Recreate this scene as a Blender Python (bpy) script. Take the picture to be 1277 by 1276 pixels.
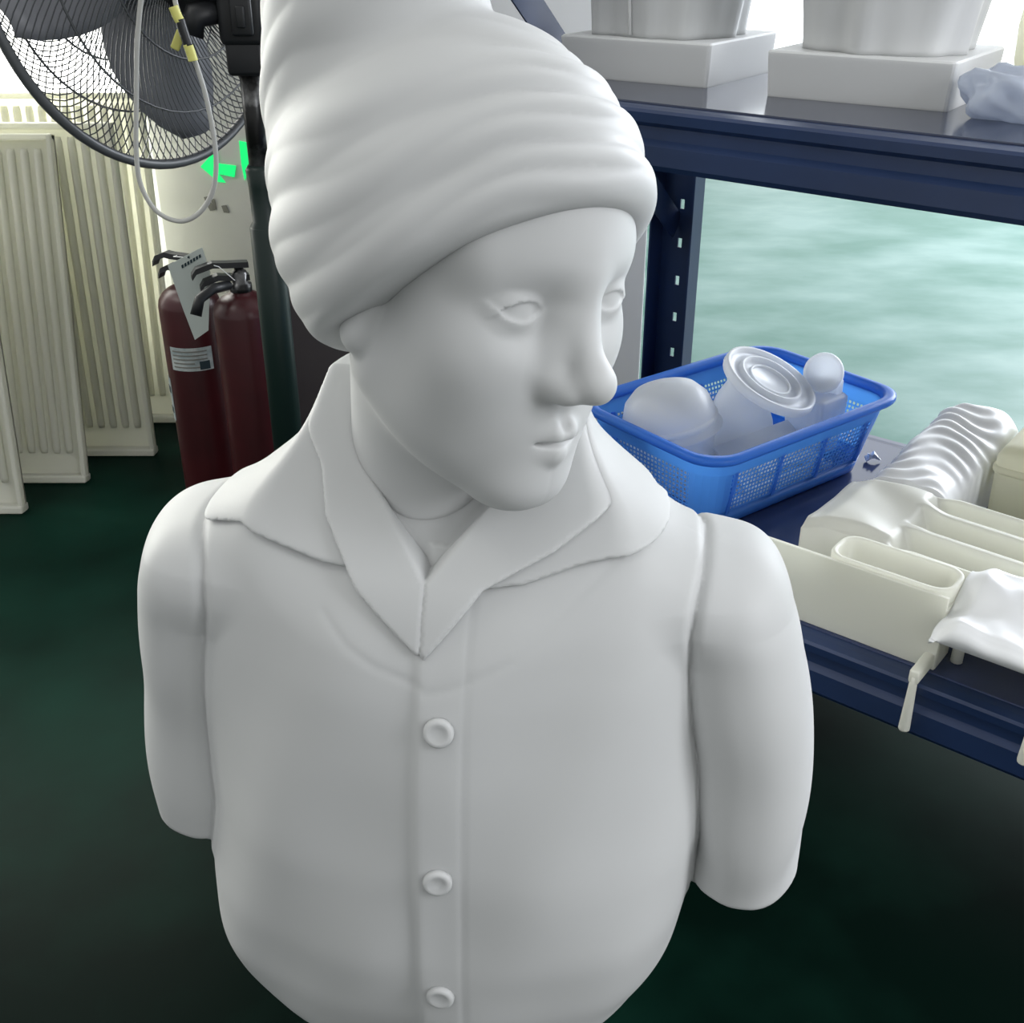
import bpy, bmesh, math, random
import numpy as np
from mathutils import Vector, Matrix
random.seed(7)
rng = np.random.default_rng(7)
S = bpy.context.scene
for o in list(bpy.data.objects): bpy.data.objects.remove(o)

# ------------------------------------------------------------------ camera
F = 1400.0; W_, H_ = 1277.0, 1276.0
TH = math.radians(28.1); CT, ST = math.cos(TH), math.sin(TH); CH = 1.05
cd = bpy.data.cameras.new('camera'); cam = bpy.data.objects.new('camera', cd); S.collection.objects.link(cam)
cam.location = (0, 0, CH); cam.rotation_euler = (math.pi/2 - TH, 0, 0)
cd.sensor_fit = 'HORIZONTAL'; cd.sensor_width = 36; cd.lens = F/W_*36; cd.clip_start = .02; cd.clip_end = 100
S.camera = cam

# ------------------------------------------------------------------ world, lamps, exposure
S.view_settings.view_transform = 'Standard'; S.view_settings.look = 'None'
S.view_settings.gamma = 1; S.view_settings.use_curve_mapping = False; S.view_settings.exposure = 0.0
wd = bpy.data.worlds.new('hall_light'); S.world = wd; wd.use_nodes = True
bg = wd.node_tree.nodes['Background']; bg.inputs[0].default_value = (.95, .97, .97, 1); bg.inputs[1].default_value = .67
def area(name, loc, target, sx, sy, power, col):
    l = bpy.data.lights.new(name, 'AREA'); l.shape = 'RECTANGLE'; l.size = sx; l.size_y = sy; l.energy = power; l.color = col
    o = bpy.data.objects.new(name, l); S.collection.objects.link(o); o.location = loc
    o.rotation_euler = (Vector(target) - Vector(loc)).to_track_quat('-Z', 'Y').to_euler(); return o
area('assumed_ceiling_tube', (-1.9, 1.2, 2.6), (-1.0, 2.2, .4), 1.6, .4, 13, (1, 1, .93))  # assumed overhead lamp, out of view, aimed to brighten the ribbed panels
area('side_rack_fill', (1.75, .05, 1.35), (.62, 1.12, .32), 1.0, 1.0, 10, (.95, .97, 1)).data.spread = math.radians(95)  # unseen fill light added at the right to brighten the rack and moulds
area('rear_daylight_fill', (3.4, 3.9, 1.7), (.3, 1.2, .45), 2.6, 2.0, 220, (.88, .93, 1))  # unseen fill light added behind the rack at right, standing in for window daylight

# ------------------------------------------------------------------ pixel helpers (a direction; the distance comes from what it touches)
def ray(x, y):
    r = (x - W_/2)/F; u = (H_/2 - y)/F
    return r, CT + u*ST, ST - u*CT            # right, forward, down
def at_z(x, y, z):
    r, f, d = ray(x, y); t = (CH - z)/d; return Vector((r*t, f*t, z))
def at_y(x, y, Y):
    r, f, d = ray(x, y); return Vector((Y*r/f, Y, CH - Y*d/f))

# ------------------------------------------------------------------ materials
def mat(name, col, rough=.5, spec=.5, metal=0, **kw):
    m = bpy.data.materials.new(name); m.use_nodes = True; b = m.node_tree.nodes['Principled BSDF']
    b.inputs['Base Color'].default_value = (*col, 1); b.inputs['Roughness'].default_value = rough
    b.inputs['Specular IOR Level'].default_value = spec; b.inputs['Metallic'].default_value = metal
    for k, v in kw.items(): b.inputs[k].default_value = v
    return m
def noise_col(m, c1, c2, scale, detail=4, stretch=(1, 1, 1), lo=.35, hi=.65, bump=0, rough=None, bscale=None):
    nt = m.node_tree; N = nt.nodes; L = nt.links; b = N['Principled BSDF']
    tc = N.new('ShaderNodeTexCoord'); mp = N.new('ShaderNodeMapping'); mp.inputs['Scale'].default_value = stretch
    L.new(tc.outputs['Object'], mp.inputs['Vector'])
    n = N.new('ShaderNodeTexNoise'); n.inputs['Scale'].default_value = scale; n.inputs['Detail'].default_value = detail
    L.new(mp.outputs[0], n.inputs['Vector'])
    r = N.new('ShaderNodeValToRGB'); r.color_ramp.elements[0].position = lo; r.color_ramp.elements[1].position = hi
    r.color_ramp.elements[0].color = (*c1, 1); r.color_ramp.elements[1].color = (*c2, 1)
    L.new(n.outputs['Fac'], r.inputs[0]); L.new(r.outputs[0], b.inputs['Base Color'])
    if rough:
        mr = N.new('ShaderNodeMapRange'); mr.inputs['To Min'].default_value = rough[0]; mr.inputs['To Max'].default_value = rough[1]
        L.new(n.outputs['Fac'], mr.inputs['Value']); L.new(mr.outputs[0], b.inputs['Roughness'])
    if bump:
        bp = N.new('ShaderNodeBump'); bp.inputs['Strength'].default_value = bump; bp.inputs['Distance'].default_value = .01
        n2 = N.new('ShaderNodeTexNoise'); n2.inputs['Scale'].default_value = bscale or scale; n2.inputs['Detail'].default_value = 3
        L.new(mp.outputs[0], n2.inputs['Vector']); L.new(n2.outputs['Fac'], bp.inputs['Height']); L.new(bp.outputs[0], b.inputs['Normal'])
    return m
def translucent(name, col, tcol, fac, rough=.5):
    m = bpy.data.materials.new(name); m.use_nodes = True; nt = m.node_tree; N = nt.nodes; L = nt.links
    b = N['Principled BSDF']; b.inputs['Base Color'].default_value = (*col, 1); b.inputs['Roughness'].default_value = rough
    b.inputs['Specular IOR Level'].default_value = .3
    t = N.new('ShaderNodeBsdfTranslucent'); t.inputs[0].default_value = (*tcol, 1)
    mx = N.new('ShaderNodeMixShader'); mx.inputs[0].default_value = fac
    L.new(b.outputs[0], mx.inputs[1]); L.new(t.outputs[0], mx.inputs[2]); L.new(mx.outputs[0], N['Material Output'].inputs[0]); return m
def emit(name, col, st):
    m = bpy.data.materials.new(name); m.use_nodes = True; b = m.node_tree.nodes['Principled BSDF']
    b.inputs['Base Color'].default_value = (.02, .02, .02, 1); b.inputs['Emission Color'].default_value = (*col, 1); b.inputs['Emission Strength'].default_value = st
    return m
M = {}
M['resin'] = noise_col(mat('white_resin', (.57, .575, .575), .5, .25), (.60, .607, .607), (.63, .637, .637), 3)
b_ = M['resin'].node_tree.nodes['Principled BSDF']; b_.inputs['Subsurface Weight'].default_value = .6; b_.inputs['Subsurface Radius'].default_value = (1, 1, 1); b_.inputs['Subsurface Scale'].default_value = .012
M['white'] = mat('white_plastic', (.88, .89, .90), .4, .4)
M['sheet'] = translucent('frosted_sheet', (.78, .78, .73), (.86, .86, .76), .5, .4)
M['mould'] = translucent('cream_mould_plastic', (.92, .92, .85), (.96, .96, .87), .38, .38)
M['milky'] = translucent('milky_plastic', (.90, .92, .93), (.95, .97, 1), .5, .3)
M['cream'] = translucent('cream_plastic', (.93, .92, .79), (.96, .95, .8), .45, .4)
M['rack'] = noise_col(mat('blue_enamel', (.014, .033, .095), .36, .5), (.011, .026, .075), (.016, .036, .105), 6)
M['lowdeck'] = noise_col(mat('blue_deck_enamel', (.03, .045, .11), .16, .5), (.025, .038, .095), (.034, .05, .12), 5)
M['deck'] = noise_col(mat('deck_enamel', (.03, .04, .08), .14, .5), (.02, .028, .06), (.028, .038, .075), 5)
M['black'] = mat('black_plastic', (.012, .013, .015), .45, .4)
M['wire'] = mat('dark_wire', (.075, .08, .085), .4, .5)
M['bladegrey'] = mat('fan_blade_grey', (.20, .205, .225), .4, .5)
M['steel'] = noise_col(mat('worn_steel', (.2, .2, .2), .35, .5, .8), (.03, .03, .03), (.35, .35, .35), 22, 5, lo=.5, hi=.75)
M['tube'] = mat('dark_green_tube', (.008, .02, .017), .4, .4)
M['red'] = noise_col(mat('red_enamel', (.2, .012, .02), .35, .5), (.040, .006, .008), (.060, .007, .010), 9)
M['label'] = noise_col(mat('paper_label', (.45, .5, .5), .6, .2), (.34, .40, .41), (.52, .56, .55), 60, 2)
M['paper'] = mat('paper_tag', (.55, .6, .57), .7, .2)
M['ink'] = mat('dark_ink', (.03, .05, .06), .6, .2)
M['greyink'] = mat('grey_ink', (.22, .22, .2), .7, .2)
M['cable'] = mat('grey_cable', (.42, .42, .4), .5, .3)
M['yellow'] = mat('yellow_tape', (.62, .6, .18), .5, .3)
M['wall'] = noise_col(mat('painted_wall', (.62, .63, .6), .7, .2), (.58, .59, .56), (.66, .67, .64), 3)
M['farwall'] = mat('far_wall', (.7, .7, .72), .7, .2)
M['glass'] = emit('bright_window_pane', (.92, .97, 1), 2.6)
M['glassleft'] = emit('bright_window_pane_warm', (1, 1, .93), 7.5)
M['exit'] = emit('green_exit_glow', (.0, 1, .22), 1.0)
M['cabinet'] = mat('grey_cabinet', (.09, .08, .085), .5, .4)
M['bag'] = translucent('clear_bag', (.6, .65, .75), (.7, .75, .85), .4, .15)
m = M['floor'] = mat('green_epoxy', (.01, .05, .035), .2, .5)
noise_col(m, (.0008, .006, .004), (.006, .036, .024), 1.9, 6, lo=.42, hi=.78, rough=(.25, .5), bump=.05, bscale=7)
m.node_tree.nodes['Principled BSDF'].inputs['Specular IOR Level'].default_value = .03
m = M['mint'] = mat('mint_floor_glare', (.2, .5, .42), .3, .4)  # window glare on the far floor, put into the base colour
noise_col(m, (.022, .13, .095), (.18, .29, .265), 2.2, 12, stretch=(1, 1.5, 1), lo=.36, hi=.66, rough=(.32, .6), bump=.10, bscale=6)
# basket plastic: blue, with a band of tiny square holes (finer than 4 px)
def basket_mat():
    m = mat('blue_basket_plastic', (.06, .22, .68), .3, .5); nt = m.node_tree; N = nt.nodes; L = nt.links; b = N['Principled BSDF']
    tl = N.new('ShaderNodeBsdfTranslucent'); tl.inputs[0].default_value = (.12, .42, 1, 1)
    mx = N.new('ShaderNodeMixShader'); mx.inputs[0].default_value = .3
    L.new(b.outputs[0], mx.inputs[1]); L.new(tl.outputs[0], mx.inputs[2])
    uv = N.new('ShaderNodeUVMap'); sp = N.new('ShaderNodeSeparateXYZ'); L.new(uv.outputs[0], sp.inputs[0])
    def mth(op, a, bb=None):
        n = N.new('ShaderNodeMath'); n.operation = op
        for i, v in enumerate((a, bb)):
            if v is None: continue
            if isinstance(v, (int, float)): n.inputs[i].default_value = v
            else: L.new(v, n.inputs[i])
        return n.outputs[0]
    fx = mth('FRACT', sp.outputs[0]); fy = mth('FRACT', sp.outputs[1])
    h = mth('MULTIPLY', mth('GREATER_THAN', fx, .45), mth('GREATER_THAN', fy, .45))
    tr = N.new('ShaderNodeBsdfTransparent'); m2 = N.new('ShaderNodeMixShader')
    L.new(h, m2.inputs[0]); L.new(mx.outputs[0], m2.inputs[1]); L.new(tr.outputs[0], m2.inputs[2])
    L.new(m2.outputs[0], N['Material Output'].inputs[0]); return m
M['perforated'] = basket_mat()
M['basket'] = translucent('blue_basket', (.06, .22, .68), (.12, .42, 1.0), .35, .3)

# ------------------------------------------------------------------ object helpers
def link(o, parent=None):
    S.collection.objects.link(o)
    if parent: o.parent = parent
    return o
def tag(o, label=None, cat=None, group=None, kind=None):
    if label: o['label'] = label
    if cat: o['category'] = cat
    if group: o['group'] = group
    if kind: o['kind'] = kind
    return o
def empty(name, loc=(0, 0, 0), rz=0, label=None, cat=None, group=None):
    o = bpy.data.objects.new(name, None); o.location = loc; o.rotation_euler = (0, 0, rz); o.empty_display_size = .05
    link(o); return tag(o, label, cat, group)
def mesh_obj(name, verts, faces, mt, parent=None, smooth=False, off=None):
    me = bpy.data.meshes.new(name)
    if off is not None: verts = [(v[0]-off[0], v[1]-off[1], v[2]-off[2]) for v in verts]
    me.from_pydata([tuple(map(float, v)) for v in verts], [], [tuple(map(int, f)) for f in faces]); me.update()
    if smooth: me.polygons.foreach_set('use_smooth', [True]*len(me.polygons))
    me.materials.append(M[mt] if isinstance(mt, str) else mt)
    return link(bpy.data.objects.new(name, me), parent)
def bm_obj(name, bm, mt, parent=None, smooth=False):
    me = bpy.data.meshes.new(name); bm.normal_update(); bm.to_mesh(me); bm.free()
    if smooth: me.polygons.foreach_set('use_smooth', [True]*len(me.polygons))
    me.materials.append(M[mt] if isinstance(mt, str) else mt)
    return link(bpy.data.objects.new(name, me), parent)
def box(bm, c, s, rot=None, bev=0):
    r = bmesh.ops.create_cube(bm, size=1); vs = r['verts']
    mt = Matrix.Translation(c) @ (rot.to_4x4() if rot else Matrix()) @ Matrix.Diagonal((*s, 1))
    bmesh.ops.transform(bm, matrix=mt, verts=vs)
    if bev:
        es = list({e for v in vs for e in v.link_edges})
        bmesh.ops.bevel(bm, geom=es, offset=bev, segments=2, affect='EDGES', profile=.5)
def tube(bm, pts, r, n=8, caps=True):
    pts = [Vector(p) for p in pts]; rs = r if isinstance(r, (list, tuple)) else [r]*len(pts); rings = []
    t0 = (pts[1]-pts[0]).normalized(); up = Vector((0, 0, 1)) if abs(t0.z) < .9 else Vector((1, 0, 0)); a = t0.cross(up).normalized()
    for i, p in enumerate(pts):
        t = (pts[min(i+1, len(pts)-1)] - pts[max(i-1, 0)]).normalized()
        a = (a - t*a.dot(t)).normalized(); b = t.cross(a)
        rings.append([bm.verts.new(p + rs[i]*(math.cos(q)*a + math.sin(q)*b)) for q in [2*math.pi*k/n for k in range(n)]])
    for A, B in zip(rings, rings[1:]):
        for k in range(n): bm.faces.new((A[k], A[(k+1) % n], B[(k+1) % n], B[k]))
    if caps: bm.faces.new(rings[0][::-1]); bm.faces.new(rings[-1])
def lathe(bm, prof, n=32, mtx=None, cap=True):
    rings = []
    for r, z in prof:
        rings.append([bm.verts.new((r*math.cos(2*math.pi*k/n), r*math.sin(2*math.pi*k/n), z)) for k in range(n)])
    for A, B in zip(rings, rings[1:]):
        for k in range(n): bm.faces.new((A[k], A[(k+1) % n], B[(k+1) % n], B[k]))
    if cap: bm.faces.new(rings[0][::-1]); bm.faces.new(rings[-1])
    if mtx: bmesh.ops.transform(bm, matrix=mtx, verts=[v for R in rings for v in R])
def loft(bm, rings, cap=True, close=True):
    R = [[bm.verts.new(p) for p in r] for r in rings]; n = len(R[0])
    for A, B in zip(R, R[1:]):
        for k in range(n if close else n-1): bm.faces.new((A[k], A[(k+1) % n], B[(k+1) % n], B[k]))
    if cap: bm.faces.new(R[0][::-1]); bm.faces.new(R[-1])
def rrect(a, b, r, n=5, z=0.0):
    out = []
    for cx, cy, q in ((a-r, b-r, 0), (-a+r, b-r, 1), (-a+r, -b+r, 2), (a-r, -b+r, 3)):
        for k in range(n): t = (q + k/(n-1))*math.pi/2; out.append(Vector((cx + r*math.cos(t), cy + r*math.sin(t), z)))
    return out

# ------------------------------------------------------------------ signed-distance sculpting
def surface_nets(fn, lo, hi, h, iters=3):
    lo = np.array(lo, np.float64); hi = np.array(hi, np.float64); q = 4
    n = (np.ceil((hi-lo)/(h*q)).astype(int))*q + 1
    cx = [lo[i] + h*q*np.arange((n[i]-1)//q + 1) for i in range(3)]
    G = np.stack(np.meshgrid(*cx, indexing='ij'), -1).reshape(-1, 3)
    dc = fn(G).reshape([len(c) for c in cx])
    cells = np.ones([len(c)-1 for c in cx], bool); mn = np.full(cells.shape, 9.); mx = np.full(cells.shape, -9.)
    for i in (0, 1):
        for j in (0, 1):
            for k in (0, 1):
                v = dc[i:i+cells.shape[0], j:j+cells.shape[1], k:k+cells.shape[2]]; mn = np.minimum(mn, v); mx = np.maximum(mx, v)
    act = (mn < h*q*.9) & (mx > -h*q*.9)
    d = np.repeat(np.repeat(np.repeat(dc, q, 0), q, 1), q, 2)[:n[0], :n[1], :n[2]].copy()
    am = np.zeros(n, bool); fa = np.repeat(np.repeat(np.repeat(act, q, 0), q, 1), q, 2)
    for i in (0, 1):
        for j in (0, 1):
            for k in (0, 1): am[i:i+fa.shape[0], j:j+fa.shape[1], k:k+fa.shape[2]] |= fa
    idx = np.argwhere(am); d[am] = fn(lo + idx*h)
    ins = d < 0; s = [slice(None, -1), slice(1, None)]
    cnt = np.zeros(np.array(n)-1, np.int8)
    for i in (0, 1):
        for j in (0, 1):
            for k in (0, 1): cnt += ins[s[i], s[j], s[k]]
    surf = (cnt > 0) & (cnt < 8); ids = np.full(cnt.shape, -1, np.int64); C = np.argwhere(surf); ids[surf] = np.arange(len(C))
    acc = np.zeros((len(C), 3)); num = np.zeros(len(C))
    for ax in range(3):
        o1, o2 = [a for a in range(3) if a != ax]
        for a in (0, 1):
            for b in (0, 1):
                p = C.copy(); p[:, o1] += a; p[:, o2] += b; p2 = p.copy(); p2[:, ax] += 1
                d0 = d[tuple(p.T)]; d1 = d[tuple(p2.T)]; cr = (d0 < 0) != (d1 < 0)
                t = np.where(cr, d0/np.where(cr, d0-d1, 1), 0); pt = p.astype(float); pt[:, ax] += t
                acc[cr] += pt[cr]; num[cr] += 1
    V = lo + acc/num[:, None]*h; Fc = []
    for ax in range(3):
        o1, o2 = (ax+1) % 3, (ax+2) % 3
        sl0 = [slice(None)]*3; sl1 = [slice(None)]*3; sl0[ax] = slice(None, -1); sl1[ax] = slice(1, None)
        cr = ins[tuple(sl0)] != ins[tuple(sl1)]; E = np.argwhere(cr)
        E = E[(E[:, o1] > 0) & (E[:, o2] > 0) & (E[:, o1] < n[o1]-1) & (E[:, o2] < n[o2]-1)]
        up = ins[tuple(E.T)]; qd = []
        for a, b in ((0, 0), (-1, 0), (-1, -1), (0, -1)):
            p = E.copy(); p[:, o1] += a; p[:, o2] += b; qd.append(ids[tuple(p.T)])
        qd = np.stack(qd, 1); qd[~up] = qd[~up][:, ::-1]; Fc.append(qd)
    Fc = np.concatenate(Fc); Fc = Fc[(Fc >= 0).all(1)]
    for _ in range(iters):
        e = h*.3; d0 = fn(V); g = np.stack([fn(V + e*np.eye(3)[i]) - d0 for i in range(3)], 1)/e
        g2 = np.maximum((g**2).sum(1), .05); st = np.clip(d0/np.sqrt(g2), -h*.6, h*.6)
        V = V - (g/np.sqrt(g2)[:, None])*st[:, None]
    return V, Fc
def sdf_normals(fn, V, e=.0008):
    g = np.stack([fn(V + e*np.eye(3)[i]) - fn(V - e*np.eye(3)[i]) for i in range(3)], 1)
    return g/np.maximum(np.sqrt((g**2).sum(1)), 1e-9)[:, None]
def np_obj(name, V, Fc, mt, parent=None, nrm=None):
    Fc = Fc[:, ::-1].copy()                            # the head and torso frames are left-handed
    me = bpy.data.meshes.new(name); me.vertices.add(len(V)); me.vertices.foreach_set('co', V.astype(np.float32).ravel())
    me.loops.add(Fc.size); me.loops.foreach_set('vertex_index', Fc.astype(np.int32).ravel())
    me.polygons.add(len(Fc)); me.polygons.foreach_set('loop_start', np.arange(0, Fc.size, 4, dtype=np.int32))
    me.update(calc_edges=True); me.validate(); me.polygons.foreach_set('use_smooth', np.ones(len(me.polygons), bool))
    if nrm is not None and len(nrm) == len(me.vertices): me.normals_split_custom_set_from_vertices(nrm.astype(np.float32))
    me.materials.append(M[mt]); return link(bpy.data.objects.new(name, me), parent)
def smin(a, b, k): h = np.clip(.5 + .5*(b-a)/k, 0, 1); return b*(1-h) + a*h - k*h*(1-h)
def smax(a, b, k): return -smin(-a, -b, k)
def sph(p, c, r): return np.sqrt(((p-np.array(c))**2).sum(1)) - r
def ell(p, c, r):
    q = (p-np.array(c))/np.array(r); k0 = np.sqrt((q*q).sum(1)); k1 = np.sqrt(((q/np.array(r))**2).sum(1)); return k0*(k0-1)/np.maximum(k1, 1e-6)
def cap(p, a, b, ra, rb=None):
    rb = ra if rb is None else rb; a = np.array(a); b = np.array(b); ab = b-a
    t = np.clip(((p-a)@ab)/(ab@ab), 0, 1); return np.sqrt(((p-a-t[:, None]*ab)**2).sum(1)) - (ra + (rb-ra)*t)
def sym(p): q = p.copy(); q[:, 0] = np.abs(q[:, 0]); return q
def seg2(P, pts):
    d = np.full(len(P), 9.)
    for a, b in zip(pts, pts[1:]):
        a = np.array(a); b = np.array(b); ab = b-a; t = np.clip(((P-a)@ab)/(ab@ab), 0, 1); d = np.minimum(d, np.sqrt(((P-a-t[:, None]*ab)**2).sum(1)))
    return d
def poly2(P, pts):
    d = seg2(P, list(pts)+[pts[0]]); c = np.zeros(len(P), bool)
    for a, b in zip(pts, list(pts[1:])+[pts[0]]):
        cnd = (a[1] > P[:, 1]) != (b[1] > P[:, 1]); xx = (b[0]-a[0])*(P[:, 1]-a[1])/((b[1]-a[1]) or 1e-9) + a[0]; c ^= cnd & (P[:, 0] < xx)
    return np.where(c, -d, d)

# ------------------------------------------------------------------ the setting
bm = bmesh.new(); bmesh.ops.create_grid(bm, x_segments=1, y_segments=1, size=1); bmesh.ops.scale(bm, vec=(8, 7, 1), verts=bm.verts); bmesh.ops.translate(bm, vec=(2, 4, 0), verts=bm.verts)
tag(bm_obj('floor', bm, 'floor'), kind='structure', label='dark green glossy epoxy floor')
# window glare on the floor behind the rack, painted as a pale mint sheet
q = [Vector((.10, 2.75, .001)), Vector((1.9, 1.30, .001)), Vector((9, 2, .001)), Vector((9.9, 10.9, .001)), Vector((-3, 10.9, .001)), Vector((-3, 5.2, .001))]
o = mesh_obj('floor', q, [tuple(range(6))], 'mint'); tag(o, kind='structure', label='pale mint window glare painted on the hall floor behind the rack')
WY = 2.58                                            # near wall with the exit sign, window at its left
bm = bmesh.new(); box(bm, (-.40, WY+.06, 1.6), (.80, .12, 3.2)); box(bm, (-2.46, WY+.06, .08), (3.32, .12, .16)); box(bm, (-2.46, WY+.06, 2.6), (3.32, .12, 1.2))
tag(bm_obj('wall_left', bm, 'wall'), kind='structure', label='pale grey painted wall behind the fan')
wn = tag(empty('window_1', (-2.46, WY+.05, .16)), kind='structure', label='bright window behind the ribbed panels')
for k in range(3):
    bm = bmesh.new(); box(bm, (-1.12+k*1.12-.02, 0, .92), (1.04, .02, 1.80)); bm_obj('pane', bm, 'glassleft', wn)
bm = bmesh.new()
for k in range(4): box(bm, (-1.66+k*1.11, -.01, .92), (.07, .06, 1.84))
box(bm, (0, -.01, .02), (3.32, .062, .05)); box(bm, (0, -.01, 1.82), (3.32, .062, .05)); bm_obj('window_frame', bm, 'white', wn)
FY = 6.6
bm = bmesh.new(); box(bm, (3.0, FY+.06, 2.2), (11, .12, 4.4)); tag(bm_obj('wall_back', bm, 'farwall'), kind='structure', label='far pale wall of the hall')
wn = tag(empty('window_2', (4.0, FY, .05)), kind='structure', label='tall bright glazed doors in the far wall')
for k in range(6):
    bm = bmesh.new(); box(bm, (-2.55+k*1.05, -.02, 1.7), (.97, .02, 3.3)); bm_obj('pane', bm, 'glass', wn)
bm = bmesh.new()
for k in range(7): box(bm, (-3.08+k*1.05, -.03, 1.7), (.06, .05, 3.4))
box(bm, (.07, -.03, 3.38), (6.36, .052, .06)); bm_obj('window_frame', bm, 'white', wn)
# ------------------------------------------------------------------ the bust
BO = np.array([-.045, .72, 0.]); PSI = math.radians(8.7)
TX = np.array([math.cos(PSI), -math.sin(PSI), 0]); TY = np.array([-math.sin(PSI), -math.cos(PSI), 0])
RT = np.stack([TX, TY, [0, 0, 1.]])                 # torso rows: lateral (viewer right), forward, up
def t2w(V): return V@RT                             # relative to BO
HS = 1.10; HC = np.array([-.0303, .70, .8404])
def hrot(yaw, pit, rol):
    f = np.array([math.sin(yaw), -math.cos(yaw), 0]); l = np.array([math.cos(yaw), math.sin(yaw), 0]); u = np.array([0, 0, 1.])
    f2 = f*math.cos(pit)-u*math.sin(pit); u2 = u*math.cos(pit)+f*math.sin(pit)
    return np.stack([l*math.cos(rol)+u2*math.sin(rol), f2, u2*math.cos(rol)-l*math.sin(rol)])
RH = hrot(math.radians(42.4), math.radians(7.9), math.radians(-6.9))
def h2w(V): return HS*(V@RH) + HC - BO
def w2h(P): return ((P + BO - HC)/HS)@RH.T
bust = empty('bust_sculpture', tuple(BO), 0, 'large white matte bust of a person in a turban and button-up shirt', 'sculpture')

def head_sdf(p):
    q = sym(p); x = q[:, 0]
    d = ell(p, (0, -.012, .05), (.072, .093, .084))
    d = smin(d, ell(p, (0, .029, .050), (.061, .060, .055)), .03)          # forehead
    d = smin(d, ell(q, (.029, .041, -.040), (.029, .033, .034)), .03)
    d = smin(d, ell(p, (0, .028, -.025), (.058, .060, .075)), .03)         # face mass
    d = smin(d, cap(q, (.053, .004, -.040), (.014, .066, -.086), .0165, .0165), .035)   # jaw
    d = smin(d, sph(q, (.040, .054, -.010), .0215), .035)                  # cheekbones
    d = smin(d, ell(p, (0, .0765, -.0875), (.020, .0175, .0175)), .022)    # chin
    d = smin(d, ell(p, (0, .064, -.052), (.032, .0285, .027)), .02)        # muzzle
    d = smin(d, cap(q, (.0, .078, .036), (.044, .060, .040), .0125, .011), .022)    # brow ridge
    d = smax(d, -ell(q, (.0315, .1095, .0165), (.0240, .0240, .0145)), .020)        # eye sockets
    # nose
    d = smin(d, cap(p, (0, .081, .030), (0, .109, -.013), .0064, .0090), .019)
    d = smin(d, sph(p, (0, .1130, -.0155), .0076), .014)
    d = smin(d, ell(q, (.0112, .0990, -.0225), (.0066, .0105, .0066)), .0095)
    d = smin(d, cap(q, (.007, .084, .012), (.0125, .088, -.016), .0070, .0080), .012)
    d = smax(d, -ell(q, (.0065, .1045, -.0310), (.0035, .0060, .0045)), .004)
    # eyes: ball, upper and lower lid
    c = q - np.array((.0330, .0655, .0175)); rr = np.sqrt((c**2).sum(1)); t = np.clip(c[:, 0]/.0185, -1, 1)
    d = smin(d, rr - .0168, .002)
    up = .0066*(1-t*t) - .0018*t*t; lo = -.0056*(1-t*t) + .0012*t*t
    ul = smax(smax(rr - .0193, up - c[:, 2], .0012), c[:, 2] - .0125, .004); ll = smax(smax(rr - .0184, c[:, 2] - lo, .0012), -.010 - c[:, 2], .004)
    d = smin(d, ul, .0030); d = smin(d, ll, .006)
    #cre = np.sqrt((c[:, 2] - (up + .0056))**2 + (np.clip(rr-.0190, -1, 1)*.6)**2) - .0004; d = smax(d, -np.maximum(cre, np.abs(t)-1.0), .004)
    # mouth
    upl = np.minimum(cap(q, (.0045, .0948, -.0500), (.0290, .0705, -.0565), .0062, .0022), cap(p, (-.0045, .0948, -.0500), (.0045, .0948, -.0500), .0060))
    lol = cap(q, (0, .0925, -.0635), (.0230, .0775, -.0605), .0078, .0040)
    d = smin(d, upl, .006); d = smin(d, lol, .005)
    zc = -.0560 - .0008*np.clip(1-(x/.024)**2, 0, 1)
    slit = np.sqrt((p[:, 2]-zc)**2 + (np.clip(.0995-.045*(x/.030)**2-p[:, 1], -1, 1)*.30)**2) - .0012
    d = smax(d, -np.maximum(slit, x-.0285), .0030)
    d = smax(d, -cap(p, (0, .0975, -.0340), (0, .0990, -.0450), .0026), .005)      # philtrum
    # ear lobe showing under the wrap
    d = smin(d, smin(ell(q, (.070, -.006, -.004), (.008, .014, .022)), ell(q, (.073, -.001, -.022), (.0085, .0095, .0110)), .008), .006)
    # neck
    d = smin(d, cap(p, (0, -.018, -.05), (.024, -.022, -.18), .050, .050), .024)
    return d
V, Fc = surface_nets(head_sdf, (-.1, -.125, -.19), (.1, .14, .14), .0016)
np_obj('head', h2w(V), Fc, 'resin', bust, sdf_normals(head_sdf, V)@RH)

def turban_sdf(p):
    x, f, u = p.T
    c1, s1 = math.cos(math.radians(57)), math.sin(math.radians(57))
    r = np.stack([x, (f+.0132)*c1 + (u-.0307)*s1, -(f+.0132)*s1 + (u-.0307)*c1], 1)      # tilted wrap frame
    base = ell(r, (0, 0, 0), (.1016, .1055, .1157))
    skull = smin(ell(p, (0, -.012, .05), (.073, .094, .085)), ell(p, (0, .03, .052), (.062, .06, .055)), .03) - .0075
    top = ell(p, (-.016, -.092, .130), (.060, .062, .160))
    edge = -(u - .97*f + .013 + .002*np.sin(x*30))/1.39
    w = -edge + .010*np.sin(f*24+1) + .005*np.sin(x*26) - .018*np.clip((.02-f)/.1, 0, 1)*np.clip(u/.1, 0, 1.5)
    fold = lambda w, l: np.sqrt(np.sin(np.pi*w/l)**2 + .05) - .2
    am = .62 + .38*np.sin(x*31 + u*19 + 1.3)*np.sin(f*27 + 2)
    fr = np.clip((f-.01)/.06, 0, 1)
    dsp = .0052*fold(w + .004*np.sin(f*40+x*30), .0335)*am + .0028*fold(w + .004*np.sin(x*50+f*25), .0158)*(.55+.45*fr)*(.6+.4*np.sin(x*40+f*22+1))
    d = smin(smin(base, skull, .006), top, .016) - dsp
    d = smax(d, edge, .008)
    return d
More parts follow.
